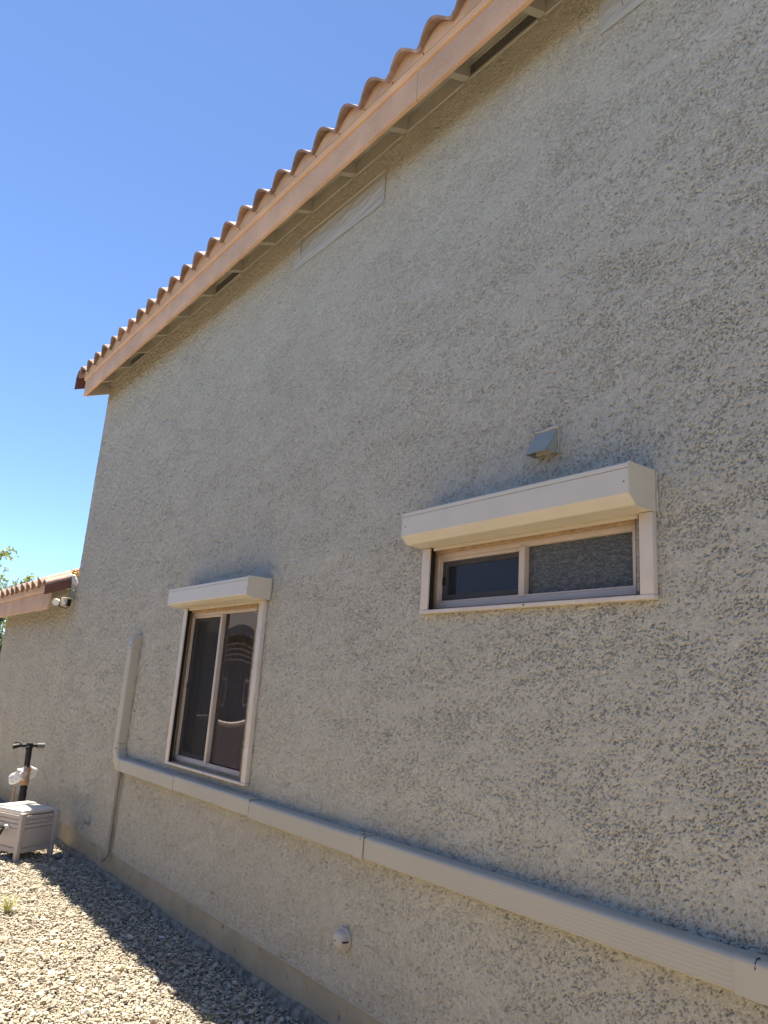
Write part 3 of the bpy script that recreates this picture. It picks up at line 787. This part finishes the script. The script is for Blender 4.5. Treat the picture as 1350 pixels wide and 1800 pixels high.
# ------------------------------------------------------------------ vent hood, round cap, hose bib
v = thing('vent_hood', (-1.955, 0, 2.64), 'small grey sloped metal vent hood above the low wide window', 'vent hood')
def vent():
    x0, x1, zt, zb, D = -2.014, -1.897, 2.757, 2.638, .078
    bm = bmesh.new(); th = .002
    a = [bm.verts.new(p) for p in ((x0, -.003, zt), (x1, -.003, zt), (x1, -D, zb), (x0, -D, zb))]
    bm.faces.new(a)
    b = [bm.verts.new(p) for p in ((x0+th, -.003, zt-.004), (x1-th, -.003, zt-.004), (x1-th, -D+.003, zb), (x0+th, -D+.003, zb))]
    bm.faces.new(b[::-1])
    bm.faces.new((a[3], a[2], b[2], b[3])); bm.faces.new((a[0], b[0], b[1], a[1]))
    bm_obj('hood_top', bm, M_hood, v)
    for xa, xb in ((x0, x0+th), (x1-th, x1)):
        prism('hood_side', [(-.003, zt-.003), (-.003, zb), (-D+.003, zb)], xa+.0002, xb-.0002, M_hood, v)
    lathe('duct_collar', [(.036, -.02), (.036, .016), (.033, .016), (.033, -.02)], ((x0+x1)/2, -.002, 2.680), (0, -1, 0), M_cap, v, 24)
    box('flap', (x0+.014, -.024, zb+.004), (x1-.014, -.020, zt-.050), M_cap, v, .001)
vent()
tube('sealant', [(-2.02+.126*i/8, -.005, 2.758+rnd.uniform(-.002, .003)) for i in range(9)], [rnd.uniform(.004, .008) for i in range(9)], M_cap, v, 6)
tube('sealant', [(-1.894, -.004, 2.64+.115*i/6) for i in range(7)], [rnd.uniform(.003, .006) for i in range(7)], M_stucco, v, 6)
cp = thing('wall_cap', (-3.163, 0, .44), 'round beige plastic cap with a domed centre low on the wall under the conduit', 'wall cap')
lathe('flange', [(.0, -.004), (.052, -.004), (.053, .006), (.050, .011), (.046, .012), (.0, .012)], (-3.163, -.003, .44), (0, -1, 0), M_cap, cp, 32)
lathe('dome', [(.0445, .0), (.043, .014), (.038, .026), (.028, .035), (.014, .040), (.0, .0415)], (-3.163, -.016, .44), (0, -1, 0), M_cap, cp, 32)
box('seam', (-3.125, -.046, .4385), (-3.108, -.016, .4415), M_dark, cp)
lathe('screw', [(.004, 0), (.004, .002), (0, .002)], (-3.163, -.0572, .44), (0, -1, 0), M_dark, cp, 10)
hb = thing('hose_bib', (-7.09, 0, .30), 'small painted hose tap poking out of the wall above the foundation', 'tap')
tube('spout', [(-7.09, .0, .315), (-7.09, -.045, .315), (-7.09, -.065, .305), (-7.09, -.07, .27)], [.011, .011, .012, .010], M_hood, hb, 10)
lathe('escutcheon', [(0, -.003), (.028, -.003), (.026, .004), (0, .006)], (-7.09, -.002, .315), (0, -1, 0), M_hood, hb, 16)
lathe('valve_bonnet', [(.0, -.012), (.011, -.012), (.009, .018), (0, .018)], (-7.09, -.045, .33), (0, -.3, 1), M_hood, hb, 12)

# ------------------------------------------------------------------ plastic film taped over the clerestory openings
def film(x0, x1, z0, z1, seed, label):
    t = thing('plastic_sheet', ((x0+x1)/2, 0, z0), label, 'plastic sheet', 'plastic sheets taped under the eave')
    nx, nz = 120, 36
    U, W_ = np.meshgrid(np.linspace(0, 1, nx), np.linspace(0, 1, nz))
    X = x0+(x1-x0)*U; Z = z0+(z1-z0)*W_
    edge = np.minimum(np.minimum(U, 1-U)*(x1-x0)/.05, np.minimum(W_, 1-W_)*(z1-z0)/.05); e = sstep(0, 1, edge)
    s = X*.55+Z*1.3
    n1 = 1-np.abs(perlin((X+Z*.4)/.42+seed, (Z-X*.16)/.060, seed)); n2 = 1-np.abs(perlin((X+Z*.3)/.2, (Z-X*.30)/.034+seed, seed+1))
    Y = -.0065 - e*(.0055*n1**2 + .0035*n2**3) - .004*perlin(X/.3, Z/.2, seed+2)*e
    Z = Z + .004*perlin(X/.08, W_*2, seed+3)*(1-e)
    V = np.stack([X, Y, Z], -1).reshape(-1, 3); I = (np.arange(nz-1)[:, None]*nx+np.arange(nx-1)[None]).ravel()
    np_mesh('film', V, np.stack([I, I+1, I+nx+1, I+nx], 1), M_film, t)
    box('tape', (x0-.004, -.0095, z1-.008), (x1+.004, -.0060, z1+.012), M_tape, t, .001)
    tube('fold_crease', [(x0+.135, -.030, z1-.03), (x0+.132, -.034, (z0+z1)/2), (x0+.140, -.030, z0+.035)], [.001, .0022, .001], M_dark, t, 5)
film(-4.39, -3.296, 4.632, 4.878, 40, 'crinkled grey plastic sheet taped to the wall under the rafter tails mid-eave')
film(-1.672, -.58, 4.645, 4.885, 50, 'crinkled grey plastic sheet at the top edge of the photo, above the vent hood')

# ------------------------------------------------------------------ flood light under the wing eave
fl = thing('flood_light', (-8.60, -.13, 2.33), 'white and cream security light with a sensor under the wing eave', 'lamp')
box('base_plate', (-8.715, -.10, 2.33), (-8.69, -.04, 2.41), M_black, fl, .003)
box('bracket', (-8.69, -.16, 2.405), (-8.60, -.06, 2.415), M_lampbody, fl, .002)
lathe('lamp_head', [(0, -.03), (.022, -.028), (.030, -.005), (.036, .03), (.037, .04), (.0, .042)], (-8.63, -.205, 2.36), (.75, -.55, -.35), M_lampwhite, fl, 20)
lathe('lamp_ring', [(.0375, .036), (.041, .036), (.041, .05), (.0375, .05)], (-8.63, -.205, 2.36), (.75, -.55, -.35), M_lampbody, fl, 20)
lathe('sensor_body', [(0, -.045), (.030, -.045), (.034, .035), (.038, .042), (.0, .05)], (-8.62, -.135, 2.365), (0, .05, 1), M_lampbody, fl, 16)
lathe('sensor_lens', [(0, .02), (.016, .018), (.02, .0), (0, .0)], (-8.59, -.143, 2.352), (.9, -.3, 0), M_lampwhite, fl, 14)
tube('wire', [(-8.62, -.20, 2.325), (-8.61, -.15, 2.298), (-8.62, -.10, 2.292), (-8.65, -.065, 2.32), (-8.70, -.055, 2.35)], .004, M_black, fl, 6)

# ------------------------------------------------------------------ hose reel box
def hose_box():
    A = Vector((-7.262, -.522, 0)); e1 = Vector((-.404, .915, 0)).normalized(); e2 = Vector((-.915, -.404, 0)).normalized()
    # local x = e1 (toward the wall), local y = e2 (away along the wall)
    mt = Matrix((e1, e2, Vector((0, 0, 1)))).transposed().to_4x4(); mt.translation = A
    W_, L_, H_ = .365, .42, .385
    t = thing('hose_reel_box', tuple(A + e1*W_/2 + e2*L_/2), 'small taupe resin hose reel box with a cream lid and black crank beside the wall', 'hose box')
    for i, (x, y) in enumerate(((0, 0), (W_, 0), (0, L_), (W_, L_))):
        bm = bmesh.new(); xa = -.012 if x == 0 else W_-.033; ya = -.012 if y == 0 else L_-.033
        add_box(bm, (xa, ya, 0), (xa+.045, ya+.045, H_), .005)
        for v_ in bm.verts:
            if v_.co.z < .05:
                cx, cy = xa+.0225, ya+.0225; v_.co.x = cx+(v_.co.x-cx)*.86; v_.co.y = cy+(v_.co.y-cy)*.86
        bmesh.ops.transform(bm, matrix=mt, verts=bm.verts); bm_obj('leg', bm, M_resin, t, smooth=True)
    def side(axis, pos, inward):
        # a recessed board, three rails and two raised panels
        L = L_ if axis == 'y' else W_
        s = bmesh.new()
        def put(bm, a, b, z0, z1, d0, d1, bv=.003):
            lo_d, hi_d = sorted((pos+inward*d0, pos+inward*d1))
            if axis == 'y': add_box(bm, (lo_d, a, z0), (hi_d, b, z1), bv)
            else: add_box(bm, (a, lo_d, z0), (b, hi_d, z1), bv)
        put(s, .034, L-.034, .062, H_-.025, .010, .018, 0)
        bmesh.ops.transform(s, matrix=mt, verts=s.verts); w = bm_obj('side_panel', s, M_resin, t)
        for z0, z1 in ((.060, .098), (.262, .290), (H_-.052, H_-.022)):
            s = bmesh.new(); put(s, .0335, L-.0335, z0, z1, .000, .0098); bmesh.ops.transform(s, matrix=mt, verts=s.verts); bm_obj('rail', s, M_resin, w, smooth=True)
        for z0, z1 in ((.106, .254), (.297, H_-.059)):
            s = bmesh.new(); put(s, .042, L-.042, z0, z1, .003, .0098, .004); bmesh.ops.transform(s, matrix=mt, verts=s.verts); bm_obj('raised_panel', s, M_resin, w, smooth=True)
    side('x', .0, 1); side('y', .0, 1); side('x', L_, -1); side('y', W_, -1)
    bm = bmesh.new(); add_box(bm, (.012, .036, H_-.02), (W_-.012, L_-.036, H_+.012), .008)
    for v_ in bm.verts:
        if v_.co.z > H_: v_.co.z += .018*math.sin(math.pi*min(1, max(0, (v_.co.y)/L_)))
    bmesh.ops.transform(bm, matrix=mt, verts=bm.verts); bm_obj('lid', bm, M_lid, t, smooth=True)
    bm = bmesh.new(); add_box(bm, (.03, L_-.15, H_+.006), (W_-.03, L_-.03, H_+.034), .006); bmesh.ops.transform(bm, matrix=mt, verts=bm.verts); bm_obj('lid_ridge', bm, M_lid, t, smooth=True)
    P = lambda x, y, z: tuple(mt @ Vector((x, y, z)))
    lathe('crank_hub', [(0, 0), (.018, 0), (.018, .03), (.012, .036), (0, .036)], P(.0, .17, .262), tuple(-e1), M_lid, t, 14)
    tube('crank_arm', [P(-.035, .17, .262), P(-.04, .235, .25), P(-.04, .29, .242)], .008, M_black, t, 8)
    tube('crank_grip', [P(-.04, .165, .258), P(-.055, .185, .22), P(-.06, .20, .185), P(-.06, .205, .17)], [.009, .014, .016, .012], M_black, t, 10)
hose_box()

# ------------------------------------------------------------------ scooter with its packing behind the box
sc = thing('kick_scooter', (-8.06, -.35, 0), 'black kick scooter with T handlebar standing against the wall behind the hose box', 'scooter')
tube('stem', [(-8.06, -.345, .08), (-8.06, -.356, .40), (-8.05, -.366, .69), (-8.05, -.372, .875)], [.024, .024, .027, .029], M_black, sc, 12)
tube('handlebar', [(-8.05, -.50, .884), (-8.05, -.37, .888), (-8.05, -.25, .886)], .017, M_black, sc, 10)
tube('grip', [(-8.05, -.525, .872), (-8.05, -.47, .884)], [.022, .021], M_black, sc, 10)
M_gripgrey = mat('grey_grip', (.16, .145, .135), .7)
tube('grip', [(-8.05, -.305, .886), (-8.05, -.235, .886)], [.024, .025], M_gripgrey, sc, 12)
tube('brake_lever', [(-8.04, -.45, .90), (-8.03, -.49, .915), (-8.03, -.52, .918)], .005, M_black, sc, 6)
lathe('clamp', [(0, -.03), (.032, -.028), (.035, 0), (.030, .028), (0, .03)], (-8.045, -.375, .882), (0, 0, 1), M_black, sc, 14)
lathe('headlight', [(0, 0), (.022, 0), (.022, .02), (.014, .026), (0, .027)], (-8.02, -.392, .862), (1, -.2, -.2), M_black, sc, 12)
for s in (-1, 1): tube('fork', [(-8.06, -.35+s*.028, .20), (-8.055, -.35+s*.03, .085)], .010, M_black, sc, 8)
bm = bmesh.new(); n = 24; mrad = .082
def add_torus(bm, c, R_, r_, axis_y=True, n=28, k=10):
    rings = []
    for i in range(n):
        a = 2*math.pi*i/n
        rings.append([bm.verts.new((c[0]+(R_+r_*math.cos(b))*math.cos(a), c[1]+r_*math.sin(b), c[2]+(R_+r_*math.cos(b))*math.sin(a))) for b in [2*math.pi*j/k for j in range(k)]])
    for i in range(n):
        for j in range(k): bm.faces.new((rings[i][j], rings[(i+1) % n][j], rings[(i+1) % n][(j+1) % k], rings[i][(j+1) % k]))
add_torus(bm, (-8.06, -.35, .092), .072, .020); bm_obj('front_wheel', bm, M_black, sc, smooth=True)
bm = bmesh.new(); add_torus(bm, (-8.72, -.35, .080), .060, .020); bm_obj('rear_wheel', bm, M_black, sc, smooth=True)
box('deck', (-8.68, -.42, .085), (-8.15, -.28, .115), M_black, sc, .01)
tube('neck', [(-8.17, -.35, .10), (-8.07, -.35, .22)], .018, M_black, sc, 8)

def wrap_tube(name, pts, rads, m, seed, parent=None, seg=18, amp=.25):
    bm = bmesh.new(); add_tube(bm, pts, rads, seg, cap=False)
    c = [Vector(p) for p in pts]
    co = np.array([v.co[:] for v in bm.verts]); nz = perlin(co[:, 1]*22+co[:, 0]*17, co[:, 2]*16, seed)
    for v, q in zip(bm.verts, nz):
        i = min(range(len(c)), key=lambda k: (c[k]-v.co).length); v.co = c[i] + (v.co-c[i])*(1+amp*float(q))
    return bm_obj(name, bm, m, parent, smooth=False)
zz = np.linspace(.52, .685, 9)
o = wrap_tube('cardboard_sleeve', [(-8.053, -.362+.002*math.sin(i), z) for i, z in enumerate(zz)], [.040, .044, .045, .041, .038, .040, .043, .042, .036], M_card, 60)
tag(o, 'brown cardboard sleeve wrapped round the scooter stem', 'cardboard')
o = wrap_tube('cardboard_sleeve', [(-8.056, -.357, z) for z in np.linspace(.30, .505, 6)], [.030, .034, .033, .034, .036, .034], M_black, 62, seg=12)
o.name = 'foam_sleeve'; tag(o, 'black foam sleeve on the lower scooter stem below the cardboard', 'foam')
zz = np.linspace(0, 1, 12)
o = wrap_tube('plastic_bag', [(-8.04, -.375-.10*t+.02*math.sin(5*t), .70-.17*t) for t in zz], [.012, .022, .032, .042, .050, .055, .058, .055, .048, .040, .028, .010], M_bag, 64, amp=.55)
tag(o, 'crumpled clear plastic bag hanging from the scooter stem on its left side', 'plastic bag')
o = wrap_tube('plastic_bag', [(-8.06, -.335+.05*math.sin(3*t), .69-.13*t) for t in zz], [.008, .018, .025, .03, .034, .034, .03, .027, .024, .02, .014, .006], M_bag, 66, amp=.5)
tag(o, 'small clear plastic bag end between the scooter stem and the wall', 'plastic bag')
o = tube('wooden_stake', [(-8.05, -.47, -.01), (-8.05, -.445, .39), (-8.05, -.437, .51)], [.013, .012, .009], M_wood)
tag(o, 'thin pale wooden stake leaning beside the scooter', 'stake')

# ------------------------------------------------------------------ rocks and weeds
for c, s, m, lab in (((-7.30, -.165, .012), (.05, .035, .024), M_rock, 'grey rock in shade beside the near back leg of the hose box'),
                     ((-6.27, -.345, .010), (.055, .034, .022), M_rock, 'dark oval rock at the shadow edge below the drain pipe'),
                     ((-5.34, -.25, .010), (.034, .026, .020), M_rock, 'dark rock in the middle of the shaded gravel strip'),
                     ((-3.80, -.19, .010), (.024, .018, .014), M_rockpale, 'pale pebble in the shaded gravel near the bottom of the photo')):
    o = lump('rock', c, s, m, None, int(abs(c[0])*100), 2, .35); tag(o, lab, 'rock')
o = lump('wood_chip', (-4.42, -.275, .012), (.045, .010, .006), M_wood, None, 77, 2, .3); tag(o, 'flat wood chip lying on the shaded gravel', 'wood chip')
def weed(c, n, h, label, seed):
    r = random.Random(seed); t = thing('weed', c, label, 'weed')
    for i in range(n):
        a = r.uniform(0, 6.28); b = r.uniform(.1, .9); L = h*r.uniform(.5, 1.1)
        p0 = Vector((c[0]+r.uniform(-.02, .02), c[1]+r.uniform(-.02, .02), 0)); dr = Vector((math.cos(a)*b, math.sin(a)*b, 1)).normalized()
        p1 = p0+dr*L*.55; p2 = p1+(dr+Vector((math.cos(a)*.5, math.sin(a)*.5, -.2)))*L*.35
        w = Vector((-math.sin(a), math.cos(a), 0))*.0016
        mesh_obj('blade', [p0-w, p0+w, p1-w, p1+w, p2], [(0, 1, 3, 2), (2, 3, 4)], M_weed, t)
weed((-5.80, -.885, 0), 90, .15, 'wispy dry weed growing in the sunlit gravel at the left edge', 5)
weed((-3.66, -.41, 0), 16, .05, 'tiny weed sprout at the shadow edge at the bottom of the photo', 6)
weed((-4.75, -.98, 0), 8, .035, 'tiny weed sprout in the open sunlit gravel', 8)

# ------------------------------------------------------------------ tree beyond the wing
def leaf_mat(name, c):
    m = bpy.data.materials.new(name); m.use_nodes = True; nt = m.node_tree; b = nt.nodes['Principled BSDF']
    a = nt.nodes.new('ShaderNodeAttribute'); a.attribute_name = 'tint'; nt.links.new(a.outputs['Color'], b.inputs['Base Color'])
    b.inputs['Roughness'].default_value = .6
    tr = nt.nodes.new('ShaderNodeBsdfTranslucent'); nt.links.new(a.outputs['Color'], tr.inputs['Color'])
    mx = nt.nodes.new('ShaderNodeMixShader'); mx.inputs[0].default_value = .35
    out = [n for n in nt.nodes if n.type == 'OUTPUT_MATERIAL'][0]
    nt.links.new(b.outputs[0], mx.inputs[1]); nt.links.new(tr.outputs[0], mx.inputs[2]); nt.links.new(mx.outputs[0], out.inputs['Surface'])
    return m
M_leaf = leaf_mat('tree_leaf', None)

def tree(base, height, rad, label, seed, pal, n_limbs=9, leaf=.03, per=70, lift=.9):
    r = random.Random(seed); q = np.random.default_rng(seed)
    t = thing('tree', base, label, 'tree', 'trees beyond the wing')
    bm = bmesh.new(); B = Vector(base); twigs = []
    top = B + Vector((0, 0, height*.38))
    add_tube(bm, [B, B+Vector((.03, .05, height*.2)), top], [.12, .10, .085], 8)
    bm_obj('trunk', bm, M_bark, t, smooth=True)
    bm = bmesh.new()
    for i in range(n_limbs):
        a = 2*math.pi*i/n_limbs + r.uniform(-.3, .3); el = r.uniform(.35, 1.25)
        dr = Vector((math.cos(a)*math.cos(el), math.sin(a)*math.cos(el), math.sin(el)*lift))
        L = rad*r.uniform(.75, 1.1); p1 = top+dr*L*.5; p2 = top+dr*L+Vector((0, 0, .1))
        add_tube(bm, [top, p1, p2], [.045, .028, .010], 6)
        for j in range(11):
            s = r.uniform(.3, 1.0); q0 = top.lerp(p2, s)
            d2 = (dr + Vector((r.gauss(0, .6), r.gauss(0, .6), r.gauss(.15, .5)))).normalized(); L2 = rad*r.uniform(.22, .5); q1 = q0+d2*L2
            add_tube(bm, [q0, q0.lerp(q1, .5)+Vector((0, 0, .02)), q1], [.011, .007, .003], 4)
            twigs.append((q0, q1))
            for k in range(6):
                s2 = r.uniform(.3, 1); c0 = q0.lerp(q1, s2); d3 = (d2+Vector((r.gauss(0, .6), r.gauss(0, .6), r.gauss(.1, .5)))).normalized(); c1 = c0+d3*rad*r.uniform(.10, .24)
                add_tube(bm, [c0, c1], [.005, .0018], 3); twigs.append((c0, c1))
    bm_obj('limbs', bm, M_bark, t, smooth=True)
    P, S = [], []
    for a, b in twigs:
        n = max(4, int(per*(b-a).length/ (rad*.25)))
        u = q.uniform(.1, 1.05, (n, 1)); P.append(np.array(a)[None]*(1-u)+np.array(b)[None]*u + q.normal(0, .035, (n, 3)))
    P = np.concatenate(P); n = len(P)
    ax = q.normal(0, 1, (n, 3)); ax /= np.linalg.norm(ax, axis=1, keepdims=True)
    bx = np.cross(ax, q.normal(0, 1, (n, 3))); bx /= np.linalg.norm(bx, axis=1, keepdims=True)
    l = leaf*q.uniform(.6, 1.3, (n, 1))
    V = np.stack([P-ax*l, P+bx*l*.38, P+ax*l, P-bx*l*.38], 1).reshape(-1, 3)
    F = np.arange(n*4).reshape(-1, 4)
    pal = np.array(pal); T = np.repeat(pal[q.integers(0, len(pal), n)]*q.uniform(.75, 1.25, (n, 1)), 4, 0)
    np_mesh('crown', V, F, M_leaf, t, smooth=False, tint=T)
tree((-20.3, -.40, 0), 4.7, 2.25, 'feathery yellow-green tree rising above the wing eave at the left edge', 21,
     [(.27, .33, .04), (.34, .38, .06), (.22, .27, .035), (.38, .39, .09)], 22, .055, 34)
tree((-16.2, .0, 0), 3.9, 1.0, 'grey-green bushy tree seen below the wing eave at the left edge', 22,
     [(.10, .14, .07), (.16, .20, .12), (.22, .25, .17), (.07, .10, .045)], 11, .042, 46)

# ------------------------------------------------------------------ the other side of the yard (seen in the window glass)
fw = thing('block_fence', (-12, -4.6, 0), 'mauve block fence with a pale cap, mirrored in the tall window', 'fence')
FY = -4.6; FZ = 0.86
bm = bmesh.new(); add_box(bm, (-40, FY-.15, -.1), (8, FY, FZ)); bm_obj('block_wall', bm, M_block, fw)
box('cap', (-40.02, FY-.18, FZ+.002), (8.02, FY+.03, FZ+.075), M_blockcap, fw, .01)
nh = thing('neighbour_house', (-14, -9, 0), 'brown stucco house across the fence, mirrored in the tall window', 'house')
box('wall', (-38, -15, -.1), (9, -8.2, 2.9), M_nwall, nh)
prism('roof', [(-7.6, 2.91), (-7.6, 3.03), (-11.6, 4.2), (-15.6, 3.03), (-15.6, 2.91)], -38.6, 9.6, M_nroof, nh)
box('fascia', (-38.6, -7.598, 2.80), (9.6, -7.56, 3.05), M_nwall, nh)
for i in range(4): box('trim_band', (-38, -8.199, 2.20+i*.14), (9, -8.17, 2.235+i*.14), M_blockcap, nh)
for i in range(7):
    x = -29+i*3.1
    w_ = ring('window', x, x+1.3, 1.0, 1.75, -8.24, -8.198, .07, .07, .07, .07, M_blockcap, nh)
    box('pane', (x+.07, -8.215, 1.07), (x+1.23, -8.201, 1.68), M_sash, w_)
